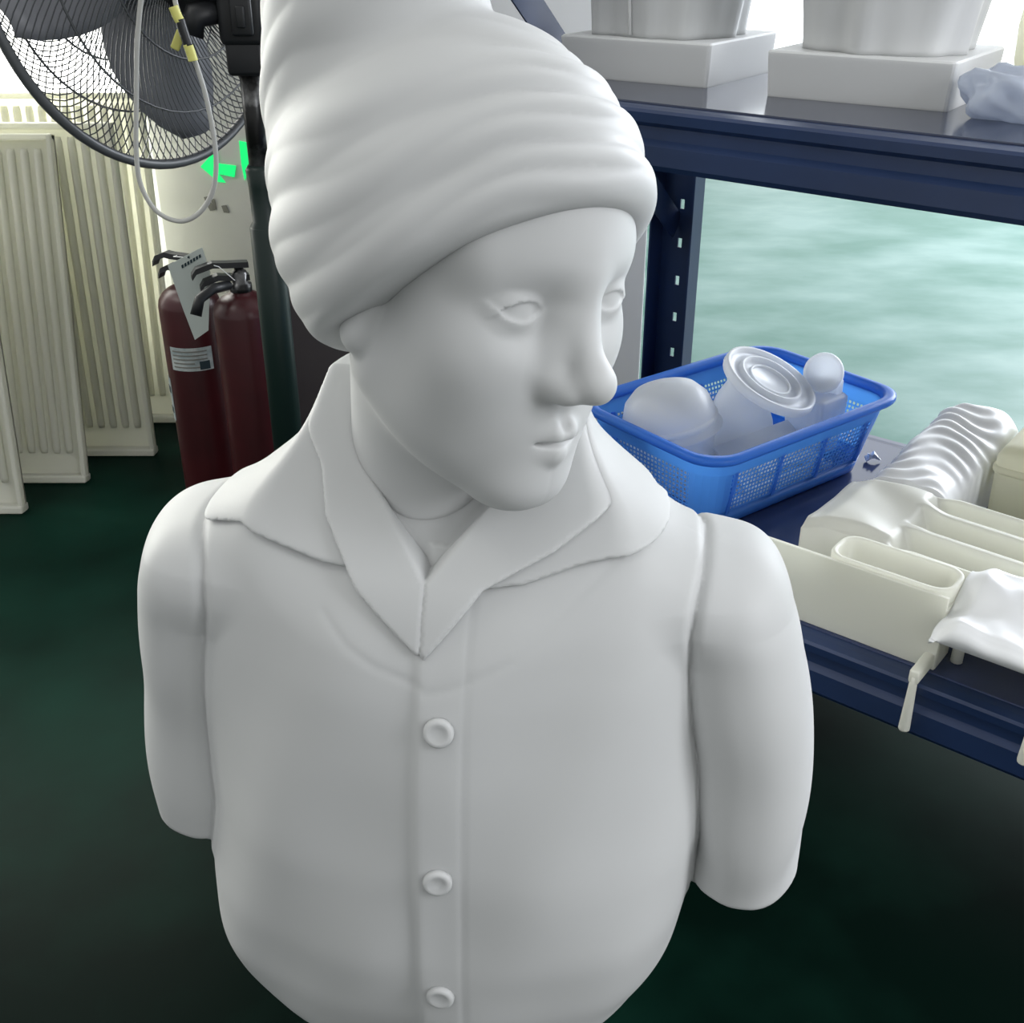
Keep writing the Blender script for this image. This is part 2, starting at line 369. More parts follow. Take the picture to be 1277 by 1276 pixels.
V, Fc = surface_nets(turban_sdf, (-.12, -.18, -.16), (.12, .13, .32), .0026)
np_obj('turban', h2w(V), Fc, 'resin', bust, sdf_normals(turban_sdf, V)@RH)

ZP = [.17, .19, .215, .25, .30, .36, .44, .52, .58, .62, .650, .670, .690, .710, .730, .75, .77, .80]
AP = [.02, .095, .145, .181, .200, .205, .199, .190, .186, .184, .177, .163, .138, .112, .096, .090, .086, .08]
FP = [.02, .085, .115, .136, .148, .152, .146, .132, .118, .104, .091, .084, .078, .073, .068, .064, .06, .05]
BP = [.02, .07, .10, .12, .13, .135, .135, .132, .128, .122, .114, .108, .104, .100, .097, .094, .090, .085]
def smooth_prof(Zs, Ps):
    zz = np.linspace(Zs[0], Zs[-1], 400); v = np.interp(zz, Zs, Ps); k = np.hanning(31); k /= k.sum(); return zz, np.convolve(np.pad(v, 15, mode='edge'), k, 'valid')
PA, PF, PB = [smooth_prof(ZP, q) for q in (AP, FP, BP)]
def torso_core(p):
    x, y, z = p.T; x = x + .012*np.clip((.42-z)/.15, 0, 1); a = np.interp(z, *PA); f = np.interp(z, *PF); b = np.interp(z, *PB)
    yy = np.where(y > 0, y/f, y/b); pw = 2.35
    k = (np.abs(x/a)**pw + np.abs(yy)**pw)**(1/pw); return (k-1)*np.minimum(a, .10)
# collar: inner band round the neck and two flaps lying on the shirt, outlines read off the photograph on the shirt's surface
def on_torso(pts, off=.004):
    out = []
    for (px_, py_) in pts:
        Y = np.linspace(.45, .95, 1500); r, f, d = ray(px_, py_); P = (np.stack([Y*r/f, Y, CH-Y*d/f], 1)-BO)@RT.T
        v = torso_core(P)-off; i = int(np.argmax(v < 0)) if (v < 0).any() else int(np.argmin(v)); out.append((float(P[i, 0]), float(P[i, 2])))
    return out
JL = on_torso([(262, 632), (300, 655), (332, 682), (392, 714), (450, 729), (478, 740), (492, 752)]); JR = on_torso([(548, 752), (600, 750), (650, 744), (720, 718), (760, 703), (800, 690), (872, 674)])
JR[-1] = (.175, JR[-2][1]+.007)                     # the flap's edge runs on to the sleeve seam
YL = on_torso([(400, 770), (430, 808), (465, 835), (522, 862)]); YR = on_torso([(770, 705), (720, 755), (640, 832), (560, 864), (529, 868)])
def neck_hole(p):
    x, y, z = p.T; return np.maximum(np.sqrt((x-.002)**2 + ((y+.016)*.92)**2) - np.where(z > .66, .066, .05), .60-z)
def rim(p): return p[:, 2] - np.minimum(.768, .748 - 1.06*p[:, 1])
PLK = -.002
def torso_sdf(p):
    x, y, z = p.T; d = torso_core(p); d = smax(d, .185-z, .02); d = smax(d, rim(p)*.7 + .012, .01)
    vv = np.abs(x) - (z-.652)*.86; d = d + .0065/(1+np.exp(np.clip(vv/.0012, -30, 30)))*(y > .0)*(z > .645)
    nb = (w2h((p*np.array([1, 1, 1.]))@RT)); d = smin(d, np.maximum(cap(nb, (0, -.018, -.05), (.024, -.022, -.18), .044, .044)*HS, z-.74), .02)
    # soft cloth undulation
    d = d - .0016*np.sin(x*34+z*9+.5)*np.sin(z*17+1) - .0012*np.sin(x*61-z*23)
    fr = y > 0
    # placket: right panel laps over the left one
    lap = 1/(1+np.exp(-np.clip((x-PLK)/.0016, -30, 30))); d = d - .0035*lap*np.exp(-np.clip(x-PLK, 0, 1)/.05)*fr*(z < .668)
    st = np.abs(x-PLK-.034); d = d + .0005*np.exp(-(st/.0030)**2)*fr
    # print joints running over the chest from the shoulders to the collar
    X = np.stack([x, z], 1)
    j = np.minimum(seg2(X, YL), seg2(X, YR)); d = d + .0005*np.exp(-(j/.0034)**2)*fr
    return d
def arm_sdf(p):
    x, y, z = p.T; sd = np.sign(x); ax = np.abs(x); t = np.clip((.61-z)/.25, 0, 1.2)
    cx = np.where(sd > 0, .204, .192) + np.where(sd > 0, .032, .020)*t + np.where(sd > 0, .012, .004)*np.sin(np.pi*np.clip(t, 0, 1)); rx = np.where(sd > 0, .049, .053) - .003*t**2; ry = .076 - .006*t
    zz = np.where(z > .59, z-.59, 0); q = np.stack([(ax-cx)/rx, (y+.012)/ry, zz/.064], 1)
    d = (((np.abs(q)**2.3).sum(1))**(1/2.3)-1)*.056
    d = d - .0022*np.sin(z*40 + y*34 + sd)*np.sin(z*13 + y*22 + 2*sd) - .0014*np.sin(y*75 + z*18 + sd*2)
    return smax(d, np.where(sd > 0, .352, .368) + .004*np.sin(y*40) - z, .007)
def body_sdf(p):
    t = torso_sdf(p); a = arm_sdf(p); k = .014 + .022*np.clip((p[:, 2]-.58)/.05, 0, 1); return smin(t, a, k) + .0022*np.exp(-((t-a)/.004)**2)
V, Fc = surface_nets(body_sdf, (-.29, -.16, .16), (.29, .18, .75), .0030)
cen = V[Fc].mean(1); own = arm_sdf(cen) < torso_sdf(cen)
for nm, mk in (('shirt', ~own), ('sleeve', own & (cen[:, 0] < 0)), ('sleeve', own & (cen[:, 0] > 0))):
    f = Fc[mk]; u, inv = np.unique(f, return_inverse=True); np_obj(nm, t2w(V[u]), inv.reshape(f.shape), 'resin', bust, sdf_normals(body_sdf, V[u])@RT)
LIN = on_torso([(527, 800), (490, 748), (455, 704), (430, 662), (418, 625), (414, 590)]); RIN = on_torso([(527, 802), (545, 752), (600, 712), (640, 690)])
FL = [(-.21, JL[0][1]+.004)] + JL + LIN + [(-.072, .745), (-.06, .80), (-.21, .80)]
FR = RIN[::-1] + JR + [(.21, JR[-1][1]+.003), (.21, .80), (.08, .80), (.075, .70)]
BANDP = on_torso([(526, 830), (440, 740), (395, 660), (385, 600)]) + [(-.12, .76), (-.12, .80), (.12, .80), (.12, .70)] + on_torso([(690, 700), (600, 745)])
def band_sdf(p):
    x, y, z = p.T; d = torso_core(p) - .0035; d = smax(d, rim(p)*.7, .006); d = smax(d, -neck_hole(p), .004); d = smax(d, poly2(np.stack([x, z], 1), BANDP)*np.where(y > 0, 1, 0) + np.where(y > 0, 0, .68-z), .004)
    th = np.abs(x) - np.clip((z-.656)*.86, 0, .06); return smax(d, np.where(y > .0, -th, -1), .003)
V, Fc = surface_nets(band_sdf, (-.2, -.14, .57), (.2, .13, .77), .0026); np_obj('collar_band', t2w(V), Fc, 'resin', bust, sdf_normals(band_sdf, V)@RT)
for sd, PG, off in ((-1, FL, .0055), (1, FR, .0062)):
    def flap_sdf(p, sd=sd, PG=PG, off=off):
        x, y, z = p.T; tt = np.clip((np.abs(x)-.11)/.07, 0, 1); tc = torso_core(p); ar = arm_sdf(p); k = .014 + .022*np.clip((z-.58)/.05, 0, 1); d = smax(smin(tc, ar, k) - off*(1-.45*tt), tc - ar + .003, .005)
        pr = poly2(np.stack([x, z], 1), PG); d = smax(d, np.where(y > -.03, pr, (JL[0][1]+.006 if sd < 0 else JR[-1][1]+.003) - z), .005)
        d = smax(d, rim(p)*.7 + .006, .006); d = smax(d, -neck_hole(p) + .006, .004); return smax(d, -sd*x - .012, .003)
    V, Fc = surface_nets(flap_sdf, (-.215, -.14, .57), (.215, .16, .77), .0024); np_obj('collar_flap', t2w(V), Fc, 'resin', bust, sdf_normals(flap_sdf, V)@RT)
bz = [.565, .449, .338]
for z in bz:
    x = .015; y = .06
    for _ in range(60):                                             # seat the button on the shirt
        y += float(np.clip(-torso_sdf(np.array([[x, y, z]]))[0]*.7, -.02, .02))
    bm = bmesh.new(); lathe(bm, [(.0005, .0030), (.005, .0030), (.0068, .0042), (.0088, .0042), (.0102, .0030), (.0112, -.004)], 24)
    e = 1e-3; g = np.array([(torso_sdf(np.array([[x, y, z]]) + e*np.eye(3)[i]) - torso_sdf(np.array([[x, y, z]])))[0] for i in range(3)])
    bmesh.ops.transform(bm, matrix=Matrix.Translation((t2w(np.array([x, y, z])))) @ Vector(t2w(g)).to_track_quat('Z', 'Y').to_matrix().to_4x4(), verts=bm.verts)
    bm_obj('button', bm, 'resin', bust, True)
bm = bmesh.new(); lathe(bm, [(.135, 0), (.135, .03), (.125, .036), (.085, .045), (.065, .08), (.06, .14), (.075, .20), (.10, .23)], 48); bm_obj('socle', bm, 'resin', bust, True)
# ------------------------------------------------------------------ ribbed frosted panels by the window
def panel(xr, yb, lean, h, w, label):
    p = empty('ribbed_panel', (xr, yb, 0), 0, label, 'panel', 'ribbed frosted panels leaning by the window'); p.rotation_euler = (-math.atan2(lean, h), 0, 0)
    bm = bmesh.new(); box(bm, (-w/2, .008, h/2), (w, .004, h)); bm_obj('sheet', bm, 'sheet', p)
    bm = bmesh.new(); box(bm, (-w/2, 0, .008), (w+.002, .034, .016), bev=.004); bm_obj('bottom_lip', bm, 'sheet', p)
    bm = bmesh.new(); box(bm, (-.005, .0, h/2), (.010, .024, h), bev=.003); bm_obj('side_frame', bm, 'sheet', p)
    bm = bmesh.new(); box(bm, (-w/2, .001, h-.006), (w, .018, .012), bev=.003); bm_obj('top_frame', bm, 'sheet', p)
    n = int((w-.05)/.0262); me = None
    for k in range(n):
        if me is None:
            bm = bmesh.new(); hr = h-.085
            pr = [(-.0085, .007), (-.006, -.001), (-.0025, -.0045), (.0025, -.0045), (.006, -.001), (.0085, .007)]
            loft(bm, [[Vector((a, b+.006, .002)) for a, b in pr], [Vector((a, b, .012)) for a, b in pr], [Vector((a, b, hr-.01)) for a, b in pr], [Vector((a, b+.006, hr)) for a, b in pr]])
            o = bm_obj('rib', bm, 'sheet', p, True); me = o.data
        else: o = link(bpy.data.objects.new('rib', me), p)
        o.location = (-.034 - k*.0262, 0, .058)
    return p
panel(-.9655, 1.966, .10, .69, .42, 'ribbed frosted panel standing foremost in the row by the window')
panel(-.886, 2.10, .155, .69, .46, 'ribbed frosted panel, second from the front of its row, leaning back')
panel(-.7815, 2.235, .055, .69, .46, 'ribbed frosted panel, third of its row, bright with window light')
panel(-.777, 2.416, .075, .72, .50, 'ribbed frosted panel at the back of its row, beside the extinguishers')

# ------------------------------------------------------------------ exit sign and faint lettering on the wall
def plate(name, pix, Y, mt, parent, th=.004):
    P = [at_y(x, y, Y) for x, y in pix]; L = parent.location
    vs = [Vector(q)-L for q in P]; n = len(vs); bm = bmesh.new()
    a = [bm.verts.new(v) for v in vs]; b = [bm.verts.new(v+Vector((0, th, 0))) for v in vs]
    bm.faces.new(a); bm.faces.new(b[::-1])
    for k in range(n): bm.faces.new((a[k], b[k], b[(k+1) % n], a[(k+1) % n]))
    bmesh.ops.recalc_face_normals(bm, faces=bm.faces)
    return bm_obj(name, bm, mt, parent)
sg = empty('exit_sign', at_y(290, 205, WY-.002), 0, 'glowing green exit arrow sign on the pale wall', 'sign')
plate('arrow', [(250, 208), (266, 190), (271, 191), (271, 204), (294, 207), (292, 221), (272, 217), (281, 228), (272, 227)], WY-.004, 'exit', sg)
plate('door_mark', [(298, 176), (308, 178), (311, 195), (310, 213), (305, 225), (301, 205)], WY-.004, 'exit', sg)
plate('figure_mark', [(318, 180), (336, 183), (337, 191), (326, 190), (325, 215), (318, 215)], WY-.004, 'exit', sg)
wl = empty('wall_lettering', at_y(270, 255, WY-.002), 0, 'small faded grey markings on the wall under the green arrow', 'marking')
plate('letter', [(254, 246), (259, 245), (268, 262), (262, 263), (258, 256)], WY-.003, 'greyink', wl, .002)
plate('letter', [(263, 249), (267, 248), (270, 261), (267, 262)], WY-.003, 'greyink', wl, .002)
plate('letter', [(276, 257), (282, 256), (286, 266), (279, 265)], WY-.003, 'greyink', wl, .002)

# ------------------------------------------------------------------ dark cabinet and white board behind the bust
cb = empty('metal_cabinet', (-.275, 2.30, 0), 0, 'dark grey metal cabinet standing behind the fan pole', 'cabinet')
bm = bmesh.new(); box(bm, (0, 0, .45), (.35, .34, .90), bev=.006); bm_obj('body', bm, 'cabinet', cb)
bm = bmesh.new(); box(bm, (.005, -.178, .45), (.33, .016, .86), bev=.004); bm_obj('door', bm, 'cabinet', cb)
bm = bmesh.new(); tube(bm, [(.11, -.186, .42), (.11, -.206, .43), (.11, -.206, .51), (.11, -.186, .52)], .005); bm_obj('handle', bm, 'steel', cb, True)
bd = bmesh.new(); box(bd, (.113, 2.32, .85), (.33, .03, 1.70), bev=.003); tag(bm_obj('white_board', bd, 'white'), 'tall plain white board standing behind the blue rack post', 'board')

# ------------------------------------------------------------------ fire extinguishers
def extinguisher(x, y, r, h, rz, label, hl):
    e = empty('fire_extinguisher', (x, y, 0), rz, label, 'extinguisher')
    bm = bmesh.new(); pr = [(r*.92, 0), (r*.98, .004), (r, .012), (r, h)] + [(r*math.cos(a), h + r*.72*math.sin(a)) for a in (.3, .6, .85, 1.05, 1.2)] + [(.018, h+r*.74)]
    lathe(bm, pr, 40); bm_obj('cylinder', bm, 'red', e, True)
    zt = h + r*.74
    bm = bmesh.new(); lathe(bm, [(.017, zt-.004), (.019, zt), (.019, zt+.012), (.014, zt+.014), (.014, zt+.03), (.012, zt+.034), (.008, zt+.036), (.008, zt+.044)], 20); bm_obj('valve', bm, 'steel', e, True)
    for nm, dz, ln in (('carry_handle', .024, hl*.85), ('squeeze_lever', .046, hl)):
        bm = bmesh.new(); pts = [(-.016, 0, zt+dz), (.02, 0, zt+dz+.002), (ln*.55, 0, zt+dz+.004), (ln*.9, 0, zt+dz-.004), (ln, 0, zt+dz-.014)]
        loft(bm, [[Vector((a, w_, c+q)) for w_, q in ((-.011, -.005), (.011, -.005), (.009, .004), (-.009, .004))] for a, _, c in pts]); bm_obj(nm, bm, 'black', e)
    bm = bmesh.new(); lathe(bm, [(.012, -.006), (.013, 0), (.013, .008), (.011, .010)], 20, Matrix.Translation((0, -.018, zt+.018)) @ Matrix.Rotation(math.pi/2, 4, 'X')); bm_obj('pressure_gauge', bm, 'steel', e, True)
    bm = bmesh.new(); pts = [(-.012, 0, zt+.02), (-.03, -.005, zt+.022), (-.05, -.014, zt+.006), (-.058, -.020, zt-.02), (-r-.012, -.022, h*.9), (-r-.012, -.022, h*.62), (-r-.010, -.022, h*.45)]
    cv = [Vector(p) for p in pts]; sm = []
    for i in range(len(cv)-1):
        for k in range(4):
            t = k/4; p0, p1, p2, p3 = cv[max(i-1, 0)], cv[i], cv[i+1], cv[min(i+2, len(cv)-1)]
            sm.append(.5*((2*p1) + (p2-p0)*t + (2*p0-5*p1+4*p2-p3)*t*t + (3*p1-p0-3*p2+p3)*t**3))
    sm.append(cv[-1]); return e, zt, sm
def wrap_label(e, r, a0, a1, z0, z1, mt='label', name='paper_label'):
    n = 10; vs = []; fs = []
    for k in range(n+1):
        a = a0 + (a1-a0)*k/n
        for rr in (r+.0004, r+.0012):
            for z in (z0, z1): vs.append((rr*math.sin(a), -rr*math.cos(a), z))
    for k in range(n):
        b = 4*k; fs += [(b+2, b+6, b+7, b+3), (b+4, b, b+1, b+5), (b+1, b+3, b+7, b+5), (b, b+4, b+6, b+2)]
    fs += [(0, 2, 3, 1), (4*n, 4*n+1, 4*n+3, 4*n+2)]
    return mesh_obj(name, vs, fs, mt, e)
e1, z1, _ = extinguisher(-.590, 1.99, .0555, .418, math.radians(165), 'red fire extinguisher with a paper inspection tag and white instruction labels', .058)
R1 = math.radians(-165)
lb = wrap_label(e1, .0555, R1-.62, R1+.80, .308, .352)
for k in range(5): wrap_label(e1, .0562, R1-.52, R1+(.62 if k != 3 else .2), .344-k*.0075, .3465-k*.0075, 'greyink', 'print_line').parent = lb
bm = bmesh.new(); wrap_label(e1, .0563, R1+.35, R1+.68, .3105, .326, 'ink', 'printed_mark').parent = lb
lb = wrap_label(e1, .0555, R1-1.32, R1-.95, .200, .285); wrap_label(e1, .0562, R1-1.28, R1-1.0, .255, .268, 'ink', 'printed_mark').parent = lb; wrap_label(e1, .0562, R1-1.28, R1-1.0, .215, .226, 'ink', 'printed_mark').parent = lb
bm.free()
e2, z2, hose = extinguisher(-.470, 1.90, .0530, .432, math.radians(200), 'darker red fire extinguisher with a black hose, half hidden by the fan pole', .080)
bm = bmesh.new(); tube(bm, [(.02, .010, z2+.014), (.05, .03, z2+.016), (.075, .045, z2+.005), (.085, .052, z2-.02)], [.008, .009, .009, .010], 10); bm_obj('discharge_nozzle', bm, 'black', e2, True)
R2 = math.radians(-200); wrap_label(e2, .0530, R2+.95, R2+1.2, .275, .30)
# inspection tag: a stiff card hung by string from the handle
tg = empty('inspection_tag', at_y(238, 325, 1.905), 0, 'pale paper inspection tag hanging from the extinguisher handle', 'tag')
plate('card', [(209, 331), (252, 308), (262, 340), (260, 412), (243, 424), (228, 385)], 1.900, 'paper', tg, .0008)
for k in range(7):
    x0 = 226+k*3.6; y0 = 331-k*2.1; plate('letter', [(x0, y0), (x0+2.4, y0-1.5), (x0+3.2, y0+2.6), (x0+.8, y0+4)], 1.8992, 'ink', tg, .0004)
plate('emblem', [(233, 321), (236, 319), (236.5, 323)], 1.8992, 'ink', tg, .0004)
bm = bmesh.new(); tube(bm, [Vector((-.598, 1.984, z1+.050))-tg.location, Vector((-.596, 1.955, z1+.056))-tg.location, at_y(233, 321, 1.8995)-tg.location], .0008, 5); bm_obj('string', bm, 'white', tg)
bm = bmesh.new(); tube(bm, [(.052, .004, z2+.053), (.034, .013, z2+.048), (.010, .0145, z2+.022)], .0009, 5); tag(bm_obj('seal_wire', bm, 'white', e2), 'thin white seal wire')

# ------------------------------------------------------------------ pedestal fan
fx, fy = -.372, 1.70
fan = empty('pedestal_fan', (fx, fy, 0), 0, 'dark pedestal fan with wire guard, seen from behind beside the extinguishers', 'fan')
FB = Vector((fx, fy, 0))
def fpart(name, bm, mt, smooth=True, par=None): return bm_obj(name, bm, mt, par or fan, smooth)
bm = bmesh.new(); lathe(bm, [(.14, 0), (.145, .012), (.13, .025), (.06, .04), (.035, .06), (.03, .08)], 40); fpart('base', bm, 'black')
bm = bmesh.new(); lathe(bm, [(.0245, .05), (.0245, .63), (.022, .634)], 24); fpart('lower_tube', bm, 'tube')
bm = bmesh.new(); lathe(bm, [(.020, .622), (.0235, .626), (.0235, .632), (.019, .640), (.0195, .69), (.0215, .715), (.017, .722)], 24); fpart('height_clamp', bm, 'tube')
bm = bmesh.new(); lathe(bm, [(.0155, .70), (.0155, .87)], 20); fpart('upper_tube', bm, 'steel')
bm = bmesh.new(); box(bm, (0, 0, .872), (.052, .056, .05), bev=.006); box(bm, (0, -.002, .928), (.064, .060, .085), bev=.010); fpart('pivot_bracket', bm, 'black')
bm = bmesh.new(); box(bm, (.004, -.036, .925), (.030, .012, .05), bev=.004); box(bm, (.004, -.043, .925), (.012, .008, .028), bev=.002); fpart('tilt_lock', bm, 'black')
az, el = math.radians(60), math.radians(6)
nf = Vector((math.cos(el)*math.sin(az), -math.cos(el)*math.cos(az), math.sin(el))); FC = Vector((-.534, 1.80, .985)) - FB; FR_ = .277
fa = nf.cross(Vector((0, 0, 1))).normalized(); fb = fa.cross(nf)
MF = Matrix((( fa.x, fb.x, nf.x, FC.x), (fa.y, fb.y, nf.y, FC.y), (fa.z, fb.z, nf.z, FC.z), (0, 0, 0, 1)))
if MF.to_3x3().determinant() < 0: fa = -fa; MF = Matrix(((fa.x, fb.x, nf.x, FC.x), (fa.y, fb.y, nf.y, FC.y), (fa.z, fb.z, nf.z, FC.z), (0, 0, 0, 1)))
bm = bmesh.new(); lathe(bm, [(.03, -.01), (.068, .0), (.074, .02), (.074, .12), (.06, .145), (.03, .15)], 32, MF @ Matrix.Translation((0, 0, .055))); mo = fpart('motor', bm, 'black')
bm = bmesh.new(); tube(bm, [MF @ Vector((0, 0, .14)), Vector((-.02, -.005, .985)), Vector((0, 0, .95))], .022, 12); fpart('motor_arm', bm, 'black', par=mo)
bm = bmesh.new(); tube(bm, [(-.03, -.01, .93), (-.062, -.022, .925), (-.07, -.026, .90)], [.016, .018, .017], 12); fpart('oscillation_knob', bm, 'black', par=mo)
bm = bmesh.new(); N_ = 72
tube(bm, [MF @ Vector((FR_*math.cos(2*math.pi*k/N_), FR_*math.sin(2*math.pi*k/N_), 0)) for k in range(N_+1)], .0075, 8); fpart('guard_rim', bm, 'wire')
def dome(name, sgn, depth, swirl, r0):
    bm = bmesh.new(); nw = 120
    for i in range(nw):
        a = 2*math.pi*i/nw; pts = []
        for k in range(11):
            u = k/10; r = r0 + (FR_-r0)*u; z = sgn*depth*(1-u**2.2); b = a + swirl*(u-.5)
            pts.append(MF @ Vector((r*math.cos(b), r*math.sin(b), z)))
        tube(bm, pts, .00115, 3, False)
    for u in (.0, .33, .66):
        r = r0 + (FR_-r0)*u; z = sgn*depth*(1-u**2.2)
        tube(bm, [MF @ Vector((r*math.cos(q), r*math.sin(q), z)) for q in [2*math.pi*k/48 for k in range(49)]], .0018, 4, False)
    o = fpart(name, bm, 'wire'); o['kind'] = 'stuff'; return o
dome('rear_guard_wires', 1, .085, 1.15, .062)
dome('front_guard_wires', -1, .10, -1.15, .05)
for k in range(4):
    bm = bmesh.new(); rings = []
    for i in range(9):
        u = i/8; r = .045 + .205*u; wd = .050 + .105*math.sin(math.pi*min(u*.9+.1, 1))**.8; tw = math.radians(32-14*u); a0 = math.pi/2*k - .02 + .25*u
        row = []
        for j in range(7):
            v = (j/6-.5)*wd; c = .012*(1-(2*j/6-1)**2); pa = a0 + v*math.cos(tw)/r if r > .08 else a0 + v*math.cos(tw)/.08
            row.append(Vector((r*math.cos(pa), r*math.sin(pa), -.015 + v*math.sin(tw) + c)))
        rings.append([MF @ p for p in row] + [MF @ (p - Vector((0, 0, .003))) for p in row[::-1]])
    loft(bm, rings); fpart('blade', bm, 'bladegrey')
bm = bmesh.new(); lathe(bm, [(.05, -.045), (.055, -.03), (.055, .03), (.045, .05)], 24, MF); fpart('hub', bm, 'bladegrey')
def crom(pix, Y, base, n=6):
    cv = [at_y(x, y, Y if not isinstance(Y, list) else Y[i]) - base for i, (x, y) in enumerate(pix)]; out = []
    for i in range(len(cv)-1):
        for k in range(n):
            t = k/n; p0, p1, p2, p3 = cv[max(i-1, 0)], cv[i], cv[i+1], cv[min(i+2, len(cv)-1)]
            out.append(.5*((2*p1) + (p2-p0)*t + (2*p0-5*p1+4*p2-p3)*t*t + (3*p1-p0-3*p2+p3)*t**3))
    return out + [cv[-1]]
bm = bmesh.new(); cp = crom([(186, -40), (176, 0), (171, 60), (170, 130), (170, 190), (176, 232), (196, 264), (225, 276), (250, 264), (266, 235), (269, 190), (258, 125), (244, 78), (232, 42), (220, 8), (214, -25)], 1.56, FB); tube(bm, cp, .0034, 8); cbl = fpart('power_cable', bm, 'cable')
for nm, pix, mt in (('yellow_tape', [(216, 8), (221, 20), (225, 27)], 'yellow'), ('black_tape', [(224, 24), (229, 40), (235, 57)], 'black'), ('yellow_tape', [(234, 55), (238, 66), (241, 76)], 'yellow')):
    bm = bmesh.new(); tube(bm, crom(pix, 1.555, FB), .0062, 10); fpart(nm, bm, mt, par=cbl)
bm = bmesh.new(); box(bm, at_y(222, 50, 1.566)-FB, (.012, .004, .026), Matrix.Rotation(.5, 3, 'Y'), bev=.002); fpart('tape_end', bm, 'yellow', par=cbl)

# ------------------------------------------------------------------ blue steel rack
RZ = math.atan2(-.627, .779); RP = Vector((-.0625, 1.462, 0)); RM = Matrix.Translation(RP) @ Matrix.Rotation(RZ, 4, 'Z'); RI = RM.inverted()
rack = empty('storage_rack', tuple(RP), RZ, 'dark blue steel storage rack with two loaded shelves beside the bust', 'rack')
RL, RD, ZU, ZL, RH_ = 1.55, .58, .8656, .289, 1.62
def post(x, y, sx, sy):
    bm = bmesh.new(); w = .074; pitch = .066; zs = [.02+pitch*k for k in range(int((RH_-.05)/pitch))]; t = .003
    box(bm, (x+sx*.0165, y, RH_/2), (.033, t, RH_)); box(bm, (x+sx*(w-.0165), y, RH_/2), (.033, t, RH_))
    for a, b in zip([0]+[z+.008 for z in zs], [z-.008 for z in zs]+[RH_]): box(bm, (x+sx*w/2, y, (a+b)/2), (.0081, t, b-a))
    box(bm, (x+sx*w, y+sy*.014, RH_/2), (t, .032, RH_)); box(bm, (x, y+sy*.02, RH_/2), (t, .04, RH_))
    o = bm_obj('post', bm, 'rack', rack)
    bm = bmesh.new(); box(bm, (x+sx*w/2, y+sy*.014, .004), (w+.01, .05, .008), bev=.002); bm_obj('foot', bm, 'black', o)
post(-.052, 0, 1, 1); post(-.052, RD, 1, -1); post(RL-.035, 0, 1, 1); post(RL-.035, RD, 1, -1)
for z, hh in ((ZU, .064), (ZL, .072)):
    for yy, sg_ in ((-.006, -1), (RD+.006, 1)):
        bm = bmesh.new(); pr = [(0, 0), (sg_*.012, -.001), (sg_*.015, -.004), (sg_*.014, -.014), (sg_*.007, -.019), (sg_*.007, -.032), (sg_*.015, -.038), (sg_*.015, -hh+.006), (sg_*.011, -hh), (0, -hh), (-sg_*.014, -hh)]
        pr = [(a, b) for a, b in pr] + [(-sg_*.014, 0)]
        A = [Vector((-.03, yy+a, z-.002+b)) for a, b in pr]; B = [Vector((RL+.03, yy+a, z-.002+b)) for a, b in pr]
        loft(bm, [A, B]); bmesh.ops.recalc_face_normals(bm, faces=bm.faces); bm_obj('beam', bm, 'rack', rack)
    for xx in (-.012, RL-.0):
        bm = bmesh.new(); box(bm, (xx, RD/2, z-.034), (.012, RD-.04, .05), bev=.002); bm_obj('end_beam', bm, 'rack', rack)
    bm = bmesh.new(); box(bm, (RL/2-.001, RD/2, z-.006), (RL-.03, RD-.014, .012), bev=.0015); bm_obj('shelf_deck', bm, 'deck' if z == ZU else 'lowdeck', rack)
def brace(x, a, b):
    a = Vector((x, *a)); b = Vector((x, *b)); d = (b-a); L_ = d.length; rot = d.to_track_quat('X', 'Z').to_matrix()
    bm = bmesh.new(); box(bm, (a+b)/2, (L_, .003, .042), rot); box(bm, (a+b)/2 + rot @ Vector((0, .010, .0165)), (L_, .020, .003), rot); bm_obj('brace', bm, 'rack', rack)
for x in (-.02, RL+.045): brace(x, (.0, 1.09), (RD-.006, .575))
def rk(x, y, z): v = RI @ at_z(x, y, z); return v            # photo pixel on a level -> rack frame
def rackthing(name, x, y, z, rz, label, cat, group=None):
    w = RM @ Vector((x, y, z)); return empty(name, tuple(w), RZ+rz, label, cat, group)
